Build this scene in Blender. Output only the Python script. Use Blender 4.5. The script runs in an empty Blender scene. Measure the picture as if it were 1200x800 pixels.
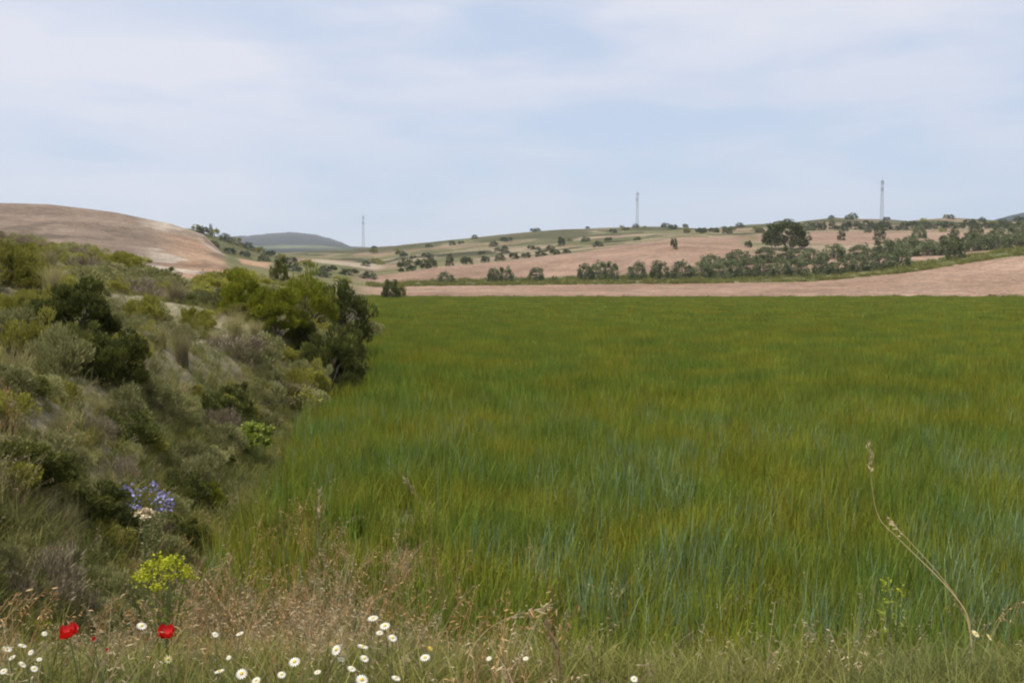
import bpy, math, random
import numpy as np
from mathutils import Vector, Matrix
random.seed(7)
rng = np.random.default_rng(11)
sc = bpy.context.scene
R = math.radians

# ------------------------------------------------------------------ camera
CAM_Z, FPX, HOR = 2.6, 1200.0, 332.0
cam_data = bpy.data.cameras.new('camera')
cam = bpy.data.objects.new('camera', cam_data)
sc.collection.objects.link(cam)
cam.location = (0, 0, CAM_Z)
cam.rotation_euler = (R(90) - math.atan((400 - HOR) / FPX), 0, 0)
cam_data.sensor_width = 36; cam_data.lens = 36
cam_data.clip_start = 0.05; cam_data.clip_end = 20000
sc.camera = cam

# ------------------------------------------------------------------ sky, sun, exposure
SUN_DIR = Vector((-0.40, -0.16, 1.0)).normalized()
w = bpy.data.worlds.new('World'); sc.world = w; w.use_nodes = True
wn, wl = w.node_tree.nodes, w.node_tree.links
wn.clear()
def N(nodes, t, **kw):
    n = nodes.new(t)
    for k, v in kw.items(): setattr(n, k, v)
    return n
sky = N(wn, 'ShaderNodeTexSky', sky_type='NISHITA', sun_disc=False)
sky.sun_elevation = math.asin(SUN_DIR.z); sky.sun_rotation = math.atan2(SUN_DIR.x, SUN_DIR.y)
sky.air_density = 1.0; sky.dust_density = 0.6; sky.ozone_density = 1.2
bg = N(wn, 'ShaderNodeBackground'); bg.inputs['Strength'].default_value = 0.108
outw = N(wn, 'ShaderNodeOutputWorld')
tc = N(wn, 'ShaderNodeTexCoord')
def cloud(scale, noise_scale, detail, lo, hi, loc=(0, 0, 0), rot=(0, 0, 0)):
    m = N(wn, 'ShaderNodeMapping'); m.inputs['Scale'].default_value = scale
    m.inputs['Location'].default_value = loc; m.inputs['Rotation'].default_value = rot
    n = N(wn, 'ShaderNodeTexNoise'); n.inputs['Scale'].default_value = noise_scale
    n.inputs['Detail'].default_value = detail; n.inputs['Roughness'].default_value = 0.5
    n.inputs['Distortion'].default_value = 0.25
    r = N(wn, 'ShaderNodeMapRange', interpolation_type='SMOOTHSTEP')
    r.inputs['From Min'].default_value = lo; r.inputs['From Max'].default_value = hi
    wl.new(tc.outputs['Generated'], m.inputs['Vector']); wl.new(m.outputs[0], n.inputs['Vector'])
    wl.new(n.outputs['Fac'], r.inputs['Value'])
    return r.outputs[0]
c1 = cloud((1, 1, 3.0), 1.6, 6, 0.34, 0.66, (3.1, 1.2, 0.7), (0.0, R(14), 0))
c2 = cloud((1, 1, 4.5), 4.6, 10, 0.36, 0.66, (0.4, 5.2, 2.2), (0, R(-12), 0))
mx = N(wn, 'ShaderNodeMath', operation='MULTIPLY_ADD'); mx.inputs[1].default_value = 0.42
m1 = N(wn, 'ShaderNodeMath', operation='MULTIPLY'); m1.inputs[1].default_value = 0.58
m1.operation = 'MULTIPLY_ADD'; m1.inputs[2].default_value = 0.40; wl.new(c1, m1.inputs[0]); wl.new(c2, mx.inputs[0]); wl.new(m1.outputs[0], mx.inputs[2])
mixc = N(wn, 'ShaderNodeMix', data_type='RGBA')
mixc.inputs[7].default_value = (6.15, 6.3, 7.1, 1)      # lit thin cloud, same units as the sky texture
sep = N(wn, 'ShaderNodeSeparateXYZ'); wl.new(tc.outputs['Generated'], sep.inputs[0])
lowr = N(wn, 'ShaderNodeMapRange'); lowr.inputs['From Min'].default_value = 0.0; lowr.inputs['From Max'].default_value = 0.20
lowr.inputs['To Min'].default_value = 0.50; lowr.inputs['To Max'].default_value = 1.0
wl.new(sep.outputs[2], lowr.inputs['Value'])
m3 = N(wn, 'ShaderNodeMath', operation='MULTIPLY'); wl.new(mx.outputs[0], m3.inputs[0]); wl.new(lowr.outputs[0], m3.inputs[1])
wl.new(m3.outputs[0], mixc.inputs[0]); 
gap = N(wn, 'ShaderNodeMix', data_type='RGBA'); gap.inputs[0].default_value = .65; gap.inputs[7].default_value = (3.45, 4.9, 7.1, 1)
wl.new(sky.outputs[0], gap.inputs[6]); wl.new(gap.outputs[2], mixc.inputs[6])
wl.new(mixc.outputs[2], bg.inputs['Color']); wl.new(bg.outputs[0], outw.inputs['Surface'])

sun = bpy.data.lights.new('sun', 'SUN'); sun.energy = 4.6; sun.angle = R(1.2); sun.color = (1.0, 0.95, 0.87)
so = bpy.data.objects.new('sun', sun); sc.collection.objects.link(so)
so.rotation_euler = SUN_DIR.to_track_quat('Z', 'Y').to_euler()
sc.view_settings.view_transform = 'Standard'; sc.view_settings.look = 'None'
sc.view_settings.exposure = 0.22; sc.view_settings.gamma = 1.0
sc.render.engine = 'CYCLES'
sc.cycles.pixel_filter_type = 'BLACKMAN_HARRIS'; sc.cycles.filter_width = 2.1
sc.cycles.max_bounces = 5; sc.cycles.diffuse_bounces = 3; sc.cycles.transmission_bounces = 4
sc.cycles.volume_bounces = 0; sc.cycles.transparent_max_bounces = 4

# ------------------------------------------------------------------ helpers
COL = sc.collection
def tag(o, label=None, cat=None, group=None, kind=None):
    if label: o['label'] = label
    if cat: o['category'] = cat
    if group: o['group'] = group
    if kind: o['kind'] = kind
    return o
def mesh_np(name, V, F, mat=None, tint=None, cover=None, smooth=False):
    """V (n,3); F list/array of faces (all same length) ; tint one float per face-vertex group (per vertex)"""
    me = bpy.data.meshes.new(name)
    V = np.asarray(V, dtype=np.float32); F = np.asarray(F, dtype=np.int32)
    k = F.shape[1]
    me.vertices.add(len(V)); me.vertices.foreach_set('co', V.ravel())
    me.loops.add(F.size); me.loops.foreach_set('vertex_index', F.ravel())
    me.polygons.add(len(F))
    me.polygons.foreach_set('loop_start', np.arange(0, F.size, k, dtype=np.int32))
    me.polygons.foreach_set('loop_total', np.full(len(F), k, dtype=np.int32))
    if smooth: me.polygons.foreach_set('use_smooth', np.ones(len(F), dtype=bool))
    if tint is not None:
        a = me.attributes.new('tint', 'FLOAT', 'POINT'); a.data.foreach_set('value', np.asarray(tint, dtype=np.float32))
    if cover is not None:
        a = me.attributes.new('cover', 'FLOAT_COLOR', 'POINT'); a.data.foreach_set('color', np.asarray(cover, dtype=np.float32).ravel())
    if mat: me.materials.append(mat)
    me.update(calc_edges=True); me.validate()
    return me
def obj(name, me, parent=None, link=True):
    o = bpy.data.objects.new(name, me)
    if link: COL.objects.link(o)
    if parent: o.parent = parent
    return o
def empty(name, loc=(0, 0, 0), rz=0, s=1.0):
    o = bpy.data.objects.new(name, None); COL.objects.link(o)
    o.location = loc; o.rotation_euler = (0, 0, rz); o.empty_display_size = 0.2
    o.scale = (s, s, s) if not hasattr(s, '__len__') else s
    return o
def copy_thing(o, loc, rz, s):
    c = o.copy(); COL.objects.link(c)
    for ch in o.children:
        d = ch.copy(); COL.objects.link(d); d.parent = c
        for g in ch.children:
            e = g.copy(); COL.objects.link(e); e.parent = d
    c.location = loc; c.rotation_euler = (0, 0, rz)
    c.scale = (s, s, s) if not hasattr(s, '__len__') else s
    return c

def _hash(ix, iy, seed):
    h = (ix * 374761393 + iy * 668265263 + seed * 974634777) & 0xffffffff
    h = ((h ^ (h >> 13)) * 1274126177) & 0xffffffff
    return ((h ^ (h >> 16)) & 0xffff) / 65535.0
def vnoise(x, y, seed=0):
    x = np.asarray(x, dtype=np.float64); y = np.asarray(y, dtype=np.float64)
    ix = np.floor(x).astype(np.int64); iy = np.floor(y).astype(np.int64)
    fx = x - ix; fy = y - iy; fx = fx * fx * (3 - 2 * fx); fy = fy * fy * (3 - 2 * fy)
    a = _hash(ix, iy, seed); b = _hash(ix + 1, iy, seed); c = _hash(ix, iy + 1, seed); d = _hash(ix + 1, iy + 1, seed)
    return (a * (1 - fx) + b * fx) * (1 - fy) + (c * (1 - fx) + d * fx) * fy
def fbm(x, y, seed=0, oct=4):
    s = 0; a = 0.5; t = 0
    for k in range(oct):
        s = s + a * vnoise(x * 2 ** k, y * 2 ** k, seed + k * 17); t += a; a *= 0.5
    return s / t            # 0..1
def ss(a, b, x):
    t = np.clip((np.asarray(x, dtype=np.float64) - a) / (b - a), 0, 1); return t * t * (3 - 2 * t)

# ------------------------------------------------------------------ terrain
XE_Y = [-20, 6, 9, 12, 18, 26, 37, 70, 140, 175, 240]
XE_X = [-2.6, -2.6, -2.8, -3.1, -3.8, -3.8, -5.3, -9.3, -19.5, -24.5, -34]
def xe(Y): return np.interp(Y, XE_Y, XE_X)
PHM = R(35)
def uD(x, y):
    phi = np.arctan2(x, y); r = np.hypot(x, y)
    pc = np.clip(phi, -PHM, PHM)
    return 600 + FPX * np.tan(pc), r * np.cos(pc), phi
LAY = [
 (175, [(-300,318),(200,326),(330,334),(425,347),(470,349.8),(1600,349.8)]),
 (235, [(-300,300),(0,285),(100,291),(200,308),(262,316),(330,322),(440,336),(600,334.5),(800,333),(950,330),(1000,326),(1075,318),(1125,310),(1200,299),(1500,285)]),
 (250, [(-300,290),(0,276),(100,282),(200,299),(262,311),(330,319),(440,334),(600,329.5),(800,327),(950,325),(1000,321),(1075,312),(1125,304),(1200,292),(1500,280)]),
 (300, [(-300,260),(0,256),(100,263),(200,281),(250,296),(285,309),(330,316),(440,328),(500,321),(600,318),(700,312),(800,306),(900,302),(1000,300),(1075,298),(1200,289),(1500,278)]),
 (340, [(-300,236),(0,237.5),(60,240),(140,250),(200,262),(240,275),(262,297),(285,305),(330,313),(440,323),(500,316),(600,309),(700,300),(800,291),(900,290),(1000,289),(1200,284),(1500,276)]),
 (420, [(-300,250),(0,262),(200,285),(262,300),(300,307),(330,308),(370,308),(440,316),(500,311),(600,304),(700,291),(800,280),(860,282),(900,284),(950,285),(1060,285),(1200,279),(1500,272)]),
 (480, [(-300,262),(150,264),(225,268),(262,279),(290,289),(315,298),(335,304),(370,305),(445,312),(500,307),(600,300),(700,288),(800,278),(860,278),(950,278),(1060,278),(1200,274),(1500,268)]),
 (650, [(-300,290),(262,302),(330,300),(440,303),(500,297),(600,290),(700,280),(800,272.5),(860,271),(950,269),(1060,269),(1200,266),(1500,258)]),
 (900, [(-300,298),(262,298),(330,297),(400,294),(440,290),(500,284),(560,278),(610,272),(660,269),(745,266.5),(790,267),(820,268.5),(850,267),(880,264),(920,262.5),(950,258),(975,255),(1040,257),(1060,259),(1080,257),(1110,255),(1130,257),(1165,259),(1200,259),(1500,252)]),
 (1250, [(-300,303),(262,299),(400,296),(440,296),(500,292),(600,282),(745,276),(950,270),(1200,268),(1500,266)]),
 (2300, [(-300,292),(262,291),(400,290.5),(440,291),(600,288),(745,284),(1140,268),(1165,257.5),(1185,251.5),(1200,250),(1300,247),(1500,262)]),
 (4000, [(-300,280),(200,283),(245,281),(275,278),(305,276),(340,273),(365,274.5),(385,279.5),(400,286),(412,291),(440,292),(1500,290)]),
 (6500, [(-300,306),(1500,306)]),
]
LD = np.array([a for a, _ in LAY], dtype=float)
def zfar(u, D):
    Z = np.stack([CAM_Z - (np.interp(u, [p[0] for p in c], [p[1] for p in c]) - HOR) / FPX * d for d, c in LAY])
    i = np.clip(np.searchsorted(LD, D) - 1, 0, len(LD) - 2)
    t = np.clip((D - LD[i]) / (LD[i + 1] - LD[i]), 0, 1)
    idx = np.arange(len(D))
    return Z[i, idx] * (1 - t) + Z[i + 1, idx] * t
def height(x, y):
    x = np.atleast_1d(np.asarray(x, dtype=np.float64)); y = np.atleast_1d(np.asarray(y, dtype=np.float64))
    u, D, phi = uD(x, y)
    d = np.maximum(xe(y) - x, 0)
    bank = 1.3 * ss(0, 2.2, d) + 0.12 * d + 0.015 * np.maximum(d - 4, 0) ** 2
    bank = np.where(bank > 3.2, 3.2 + 0.9 * np.tanh((bank - 3.2) / 0.9), bank)
    cap = np.interp(u, [0, 110, 190, 290, 430], [4.2, 3.5, 2.55, 2.1, 2.3]) + 6 * (1 - ss(20, 32, D))
    bank = np.minimum(bank, cap)
    bank = bank + ss(0, 3, d) * ((fbm(x * .35, y * .35, 5) - .5) * 0.9 + (fbm(x * 1.3, y * 1.3, 9, 3) - .5) * .3)
    verge = 1.1 * (1 - ss(2.6, 7.2, y + 0.25 * np.abs(x) * 0 + 0.5 * (fbm(x * .6, y * .6, 3) - .5)))
    near = np.maximum(bank, verge) + 0.06 * (fbm(x * 1.5, y * 1.5, 21, 3) - .5)
    far = zfar(u, np.clip(D, 175, 6500))
    amp = np.clip(D / 300, 0, 10) * ss(190, 260, D)
    far = far + amp * (fbm(x / 45, y / 45, 31, 4) - .5) * 1.1 + ss(1500, 3500, D) * (fbm(x / 300, y / 300, 41, 4) - .5) * 22
    back = ss(R(110), R(170), np.abs(phi)); far = far * (1 - back) + 1.0 * back
    left = ss(0, 6, d)
    wl_ = ss(50, 140, D) * left + ss(150, 175, D) * (1 - left)
    return near * (1 - wl_) + far * wl_
def H(x, y): return float(height(x, y)[0])
def at(u, D):            # ground point seen in direction u at depth D
    x = (u - 600) / FPX * D
    return (x, D, H(x, D))

us = np.concatenate([np.linspace(-30, 1230, 640)])
phis_in = np.arctan((us - 600) / FPX)
out = np.linspace(phis_in[-1], phis_in[0] + 2 * math.pi, 150)[1:-1]
phis = np.concatenate([phis_in, out]); phis_w = np.where(phis > math.pi, phis - 2 * math.pi, phis)
Ds = np.concatenate([np.geomspace(0.4, 170, 230), np.arange(171, 270, 1.6), np.arange(271, 500, 3.2), np.arange(502, 900, 4.0), np.geomspace(903, 7000, 90)])
PH, DD = np.meshgrid(phis_w, Ds)
RR = DD / np.cos(np.clip(PH, -PHM, PHM))
X = (RR * np.sin(PH)).ravel(); Y = (RR * np.cos(PH)).ravel()
Z = height(X, Y)
U, D_, PHI = uD(X, Y)
def C(*c): return np.array(c, dtype=np.float64)
def cover(x, y, u, D, phi):
    n1 = fbm(x * .8, y * .8, 51); n2 = fbm(x / 18, y / 18, 52); n3 = fbm(x / 60, y / 60, 53)
    Dw = D * (1 + .03 * (n2 - .5)); uw = u + 16 * (n2 - .5)
    def mix(a, b, t): t = (np.zeros(len(x)) + t)[:, None]; return a * (1 - t) + b * t
    one = np.ones((len(x), 1))
    dl = xe(y) - x
    c = one * C(.085, .085, .035)                                        # under the wheat
    bankc = mix(one * C(.11, .10, .05), one * C(.19, .165, .11), n1)    # dry stony soil of the bank
    c = mix(c, bankc, ss(-.2, .5, dl + .5 * (n1 - .5)))
    c = mix(c, mix(one * C(.13, .12, .06), one * C(.24, .18, .11), n1), 1 - ss(5.0, 7.0, y))
    pink = mix(one * C(.185, .118, .080), one * C(.255, .176, .125), ss(.3, .75, n2) * .6 + .4 * ss(900, 1200, u))
    green = mix(one * C(.085, .095, .035), one * C(.15, .13, .065), ss(.3, .7, fbm(x / 6, y / 6, 57)))
    dgreen = mix(one * C(.055, .06, .022), one * C(.13, .12, .05), ss(.35, .65, n3) * .5 + n2 * .5)
    beige = mix(one * C(.19, .145, .095), one * C(.25, .19, .135), n2)
    # strips on the right and in the middle
    c = mix(c, pink, ss(174.5, 175.5, D))
    c = mix(c, green, ss(234, 236, D + 1.5 * (n2 - .5)))
    c = mix(c, pink, ss(262, 268, D + 6 * (n2 - .5)))
    c = mix(c, mix(green, beige, .35), ss(300, 340, D) * ss(860, 900, uw))
    c = mix(c, beige, ss(322, 330, Dw) * ss(880, 930, uw))
    c = mix(c, green, ss(368, 374, Dw) * ss(860, 880, uw))
    c = mix(c, pink, ss(395, 405, Dw) * ss(860, 900, uw))
    top = np.interp(u, [440, 500, 600, 680, 800, 860, 940, 1150, 1200], [330, 345, 385, 400, 470, 470, 560, 560, 470])
    scrub = mix(dgreen, beige, ss(.48, .53, fbm(x / 42, D / 70, 61)) * .9)
    scrub = mix(scrub, dgreen * .45, ss(.53, .57, fbm(x / 28, D / 45, 67)))
    scrub = mix(scrub, pink, ss(.56, .6, fbm(x / 60, D / 60, 68)) * .8)
    scrub = mix(scrub, green, ss(.5, .6, fbm(x / 90, D / 30, 62)) * .5)
    c = mix(c, scrub, ss(-4, 4, Dw - top))
    c = mix(c, dgreen * .6, ss(700, 760, Dw) * ss(.42, .52, fbm(x / 40, D / 90, 63)) * .9)
    c = mix(c, one * C(.26, .215, .15), ss(415, 425, D) * (1 - ss(500, 520, D)) * ss(350, 375, uw) * (1 - ss(440, 455, uw)))
    # left of the wheat
    lf = 1 - ss(400, 445, u + (D - 175) * .0)
    plain = mix(green, dgreen, n3)
    c = mix(c, plain, lf * ss(120, 175, D) * (1 - ss(415, 425, D)))
    hill = mix(one * C(.110, .080, .057), one * C(.165, .122, .090), fbm(x / 30, D / 9, 71))
    hill = mix(hill, one * C(.20, .15, .11), ss(.58, .75, fbm(x / 40, D / 14, 72)) * .55)
    orange = mix(one * C(.24, .125, .075), one * C(.30, .215, .135), n2)
    hill = mix(hill, orange, ss(165, 235, uw) * (1 - ss(300, 345, D)) * .8)
    hill = mix(hill, one * C(.33, .285, .225), ss(150, 200, uw) * ss(.46, .6, fbm(x / 14, D / 16, 74)) * .75)
    hill = mix(hill, one * C(.075, .06, .04), ss(.62, .70, fbm(x / 12, D / 30, 75)) * .6)
    redge = np.interp(D, [150, 250, 300, 340, 420], [275, 268, 262, 262, 230])
    hm = ss(150, 175, D) * (1 - ss(-6, 6, uw - redge)) * (1 - ss(352, 362, D))
    c = mix(c, hill, hm)
    c = mix(c, orange, ss(278, 284, uw) * (1 - ss(314, 320, uw)) * ss(290, 300, D) * (1 - ss(380, 390, D)))
    c = mix(c, dgreen * .9, ss(415, 425, D) * (1 - ss(620, 640, D)) * (1 - ss(335, 345, u)))
    far = mix(one * C(.028, .032, .03), one * C(.11, .12, .06), ss(.4, .7, fbm(x / 400, y / 400, 81)) * (1 - ss(3000, 3600, D)))
    c = mix(c, far, ss(1150, 1400, D))
    cl = np.zeros(len(x), dtype=int)
    cl[(D < 175)] = 0
    cl[(D < 175) & ((dl > 0) | (y < 6.2))] = 1
    cl[(D >= 175) & (D < 235)] = 2
    cl[(D >= 235) & (D < 265)] = 3
    cl[(D >= 265) & (Dw < top)] = 4
    cl[(D >= 265) & (Dw >= top)] = 5
    cl[(D >= 150) & (u < 430) & (D < 640)] = 6
    cl[(D >= 170) & (u < redge) & (D < 358)] = 7
    cl[(D >= 1250)] = 8
    return np.concatenate([np.clip(c, 0, 1), np.ones((len(x), 1))], 1), cl
COV, _ = cover(X, Y, U, D_, PHI)

def leaf_mat(name, a, b, scale=2.0, rough=.6, trans=.25, tint=.5, c=None, cscale=.15, randv=.25, huev=0.0):
    m = bpy.data.materials.new(name); m.use_nodes = True
    n, l = m.node_tree.nodes, m.node_tree.links; n.clear()
    o = N(n, 'ShaderNodeOutputMaterial'); p = N(n, 'ShaderNodeBsdfPrincipled')
    p.inputs['Roughness'].default_value = rough; p.inputs['Specular IOR Level'].default_value = .07
    t = N(n, 'ShaderNodeBsdfTranslucent'); mixs = N(n, 'ShaderNodeMixShader'); mixs.inputs[0].default_value = trans
    at_ = N(n, 'ShaderNodeAttribute', attribute_name='tint')
    geo = N(n, 'ShaderNodeNewGeometry'); noi = N(n, 'ShaderNodeTexNoise'); noi.inputs['Scale'].default_value = scale; noi.inputs['Detail'].default_value = 3
    l.new(geo.outputs['Position'], noi.inputs['Vector'])
    ad = N(n, 'ShaderNodeMath', operation='MULTIPLY_ADD'); ad.inputs[1].default_value = tint
    nm = N(n, 'ShaderNodeMapRange'); nm.inputs['From Min'].default_value = .3; nm.inputs['From Max'].default_value = .7
    nm.inputs['To Min'].default_value = -.15; nm.inputs['To Max'].default_value = 1 - tint + .15
    l.new(noi.outputs['Fac'], nm.inputs['Value']); l.new(at_.outputs['Fac'], ad.inputs[0]); l.new(nm.outputs[0], ad.inputs[2])
    mc = N(n, 'ShaderNodeMix', data_type='RGBA'); mc.inputs[6].default_value = (*a, 1); mc.inputs[7].default_value = (*b, 1)
    l.new(ad.outputs[0], mc.inputs[0]); colr = mc.outputs[2]
    if c:
        noi2 = N(n, 'ShaderNodeTexNoise'); noi2.inputs['Scale'].default_value = cscale; noi2.inputs['Detail'].default_value = 4
        l.new(geo.outputs['Position'], noi2.inputs['Vector'])
        r2 = N(n, 'ShaderNodeMapRange'); r2.inputs['From Min'].default_value = .42; r2.inputs['From Max'].default_value = .6
        l.new(noi2.outputs['Fac'], r2.inputs['Value'])
        mc2 = N(n, 'ShaderNodeMix', data_type='RGBA'); mc2.inputs[7].default_value = (*c, 1)
        l.new(r2.outputs[0], mc2.inputs[0]); l.new(colr, mc2.inputs[6]); colr = mc2.outputs[2]
    oi = N(n, 'ShaderNodeObjectInfo'); hs = N(n, 'ShaderNodeHueSaturation')
    rv = N(n, 'ShaderNodeMapRange'); rv.inputs['To Min'].default_value = 1 - randv; rv.inputs['To Max'].default_value = 1 + randv
    l.new(oi.outputs['Random'], rv.inputs['Value']); l.new(rv.outputs[0], hs.inputs['Value'])
    if huev:
        hv_ = N(n, 'ShaderNodeMath', operation='MULTIPLY_ADD'); fr = N(n, 'ShaderNodeMath', operation='FRACT'); ml = N(n, 'ShaderNodeMath', operation='MULTIPLY')
        ml.inputs[1].default_value = 7.31; l.new(oi.outputs['Random'], ml.inputs[0]); l.new(ml.outputs[0], fr.inputs[0]); l.new(fr.outputs[0], hv_.inputs[0])
        hv_.inputs[1].default_value = 2.2 * huev; hv_.inputs[2].default_value = .5 - huev * .8; l.new(hv_.outputs[0], hs.inputs['Hue'])
    l.new(colr, hs.inputs['Color'])
    l.new(hs.outputs[0], p.inputs['Base Color']); l.new(hs.outputs[0], t.inputs['Color'])
    l.new(p.outputs[0], mixs.inputs[1]); l.new(t.outputs[0], mixs.inputs[2]); l.new(mixs.outputs[0], o.inputs['Surface'])
    return m
def plain(name, col, rough=.6, col2=None, scale=8, metal=0, trans=0):
    m = bpy.data.materials.new(name); m.use_nodes = True
    n, l = m.node_tree.nodes, m.node_tree.links
    p = n['Principled BSDF']; p.inputs['Roughness'].default_value = rough; p.inputs['Metallic'].default_value = metal
    noi = N(n, 'ShaderNodeTexNoise'); noi.inputs['Scale'].default_value = scale; noi.inputs['Detail'].default_value = 4
    mc = N(n, 'ShaderNodeMix', data_type='RGBA'); mc.inputs[6].default_value = (*col, 1)
    mc.inputs[7].default_value = (*(col2 or tuple(v * .7 for v in col)), 1)
    l.new(noi.outputs['Fac'], mc.inputs[0]); l.new(mc.outputs[2], p.inputs['Base Color'])
    if trans:
        o = n['Material Output']; t = N(n, 'ShaderNodeBsdfTranslucent'); ms = N(n, 'ShaderNodeMixShader'); ms.inputs[0].default_value = trans
        l.new(mc.outputs[2], t.inputs['Color']); l.new(p.outputs[0], ms.inputs[1]); l.new(t.outputs[0], ms.inputs[2]); l.new(ms.outputs[0], o.inputs['Surface'])
    return m
def ground_mat():
    m = bpy.data.materials.new('ground cover'); m.use_nodes = True
    n, l = m.node_tree.nodes, m.node_tree.links
    p = n['Principled BSDF']; p.inputs['Roughness'].default_value = .95; p.inputs['Specular IOR Level'].default_value = .1
    a = N(n, 'ShaderNodeAttribute', attribute_name='cover'); geo = N(n, 'ShaderNodeNewGeometry')
    val = None
    for s, lo, hi in ((.06, .84, 1.16), (.35, .78, 1.22), (1.4, .72, 1.28), (9.0, .7, 1.3)):
        t = N(n, 'ShaderNodeTexNoise'); t.inputs['Scale'].default_value = s; t.inputs['Detail'].default_value = 5
        l.new(geo.outputs['Position'], t.inputs['Vector'])
        r = N(n, 'ShaderNodeMapRange'); r.inputs['From Min'].default_value = .3; r.inputs['From Max'].default_value = .7
        r.inputs['To Min'].default_value = lo; r.inputs['To Max'].default_value = hi
        l.new(t.outputs['Fac'], r.inputs['Value'])
        if val is None: val = r.outputs[0]
        else:
            q = N(n, 'ShaderNodeMath', operation='MULTIPLY'); l.new(val, q.inputs[0]); l.new(r.outputs[0], q.inputs[1]); val = q.outputs[0]
    vm = N(n, 'ShaderNodeVectorMath', operation='SCALE'); l.new(a.outputs['Color'], vm.inputs[0]); l.new(val, vm.inputs['Scale'])
    l.new(vm.outputs[0], p.inputs['Base Color'])
    b = N(n, 'ShaderNodeBump'); b.inputs['Strength'].default_value = .6; b.inputs['Distance'].default_value = .12
    t = N(n, 'ShaderNodeTexNoise'); t.inputs['Scale'].default_value = 3.0; t.inputs['Detail'].default_value = 7
    l.new(geo.outputs['Position'], t.inputs['Vector']); l.new(t.outputs['Fac'], b.inputs['Height']); l.new(b.outputs[0], p.inputs['Normal'])
    return m
GM = ground_mat()
nr, nc = PH.shape
ii, jj = np.meshgrid(np.arange(nr - 1), np.arange(nc), indexing='ij')
j2 = (jj + 1) % nc
Q = np.stack([ii * nc + jj, ii * nc + j2, (ii + 1) * nc + j2, (ii + 1) * nc + jj], -1).reshape(-1, 4)
cx = X[Q].mean(1); cy = Y[Q].mean(1); uu, dd, pp = uD(cx, cy)
_, cls = cover(cx, cy, uu, dd, pp)
names = {0: ('field', 'bare soil of the green wheat field'), 1: ('grassy_bank', 'dry stony soil of the scrubby bank and verge'),
         2: ('ploughed_field', 'pink ploughed strip along the far edge of the wheat'), 3: ('grass_strip', 'grassy strip under the front row of olive trees'),
         4: ('ploughed_field', 'pink ploughed slope rising behind the olive trees'), 5: ('hillside', 'scrubby green hillside with dry terraces on the skyline'),
         6: ('hillside', 'green scrubby ground and spur beside the brown hill'), 7: ('hill', 'bare brown ploughed hill above the scrubby bank'),
         8: ('distant_hill', 'hazy blue hills far behind everything else')}
XYZ = np.stack([X, Y, Z], 1)
for k, (nm, lb) in names.items():
    f = Q[cls == k]
    if not len(f): continue
    vi, inv = np.unique(f, return_inverse=True)
    me = mesh_np(nm, XYZ[vi], inv.reshape(-1, 4), GM, cover=COV[vi], smooth=True)
    tag(obj(nm, me), lb, kind='structure')
    if k == 1:   # close the sheet under the camera
        ring = XYZ[:nc]; V = np.concatenate([ring, [[0, 0, H(0, 0)]]])
        F = [(j, nc, (j + 1) % nc) for j in range(nc)]
        tag(obj('ground', mesh_np('ground', V, F, GM, cover=np.tile(COV[0], (nc + 1, 1)), smooth=True)), 'ground under the viewpoint', kind='structure')

# ------------------------------------------------------------------ blades, tufts, crowns
def blades(n, spread, h, width, lean, segs=3, seed=0, hvar=.3, droop=1.0, sq=1.0):
    """n narrow tapering bent blades rooted in a disc; returns V, quads(as tris ok), tint"""
    g = np.random.default_rng(seed)
    a = g.uniform(0, 2 * np.pi, n); rr = spread * np.sqrt(g.uniform(0, 1, n)) * sq
    bx, by = rr * np.cos(a), rr * np.sin(a)
    hh = h * (1 + hvar * g.uniform(-1, 1, n)); az = g.uniform(0, 2 * np.pi, n); ln = lean * g.uniform(.1, 1, n) * hh
    wd = width * g.uniform(.6, 1.2, n); tw = g.uniform(0, np.pi, n)
    sx, sy = np.cos(tw), np.sin(tw); tn = g.uniform(0, 1, n)
    V = []; T = []; F = []
    for k in range(segs + 1):
        t = k / segs
        px = bx + np.cos(az) * ln * t ** 2; py = by + np.sin(az) * ln * t ** 2
        pz = hh * (t - droop * .35 * (ln / hh) * t ** 3)
        w_ = wd * (1 - t) ** .7 * (1 if k < segs else 0) * .5
        V.append(np.stack([px - sx * w_, py - sy * w_, pz], 1)); V.append(np.stack([px + sx * w_, py + sy * w_, pz], 1))
        T += [tn, tn]
    V = np.stack(V, 1).reshape(-1, 3); T = np.stack(T, 1).reshape(-1)
    m = 2 * (segs + 1)
    for k in range(segs):
        b = np.arange(n) * m + 2 * k
        F.append(np.stack([b, b + 1, b + 3, b + 2], 1))
    return V, np.concatenate(F), T
def join(parts):
    V, F, T = [], [], []; o = 0
    for v, f, t in parts:
        V.append(v); F.append(f + o); T.append(t); o += len(v)
    return np.concatenate(V), np.concatenate(F), np.concatenate(T)
def leaves(P, Dn, ln, wd, g, tint=None):
    """diamond leaves at P pointing along Dn"""
    n = len(P); Dn = Dn / (np.linalg.norm(Dn, axis=1, keepdims=True) + 1e-9)
    s = np.cross(Dn, g.normal(size=(n, 3))); s /= (np.linalg.norm(s, axis=1, keepdims=True) + 1e-9)
    L = (ln * g.uniform(.6, 1.3, n))[:, None]; W = (wd * g.uniform(.6, 1.3, n))[:, None] * .5
    V = np.stack([P, P + Dn * L * .45 + s * W, P + Dn * L, P + Dn * L * .45 - s * W], 1).reshape(-1, 3)
    F = np.arange(n * 4).reshape(-1, 4)
    t = g.uniform(0, 1, n) if tint is None else tint
    return V, F, np.repeat(t, 4)
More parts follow.
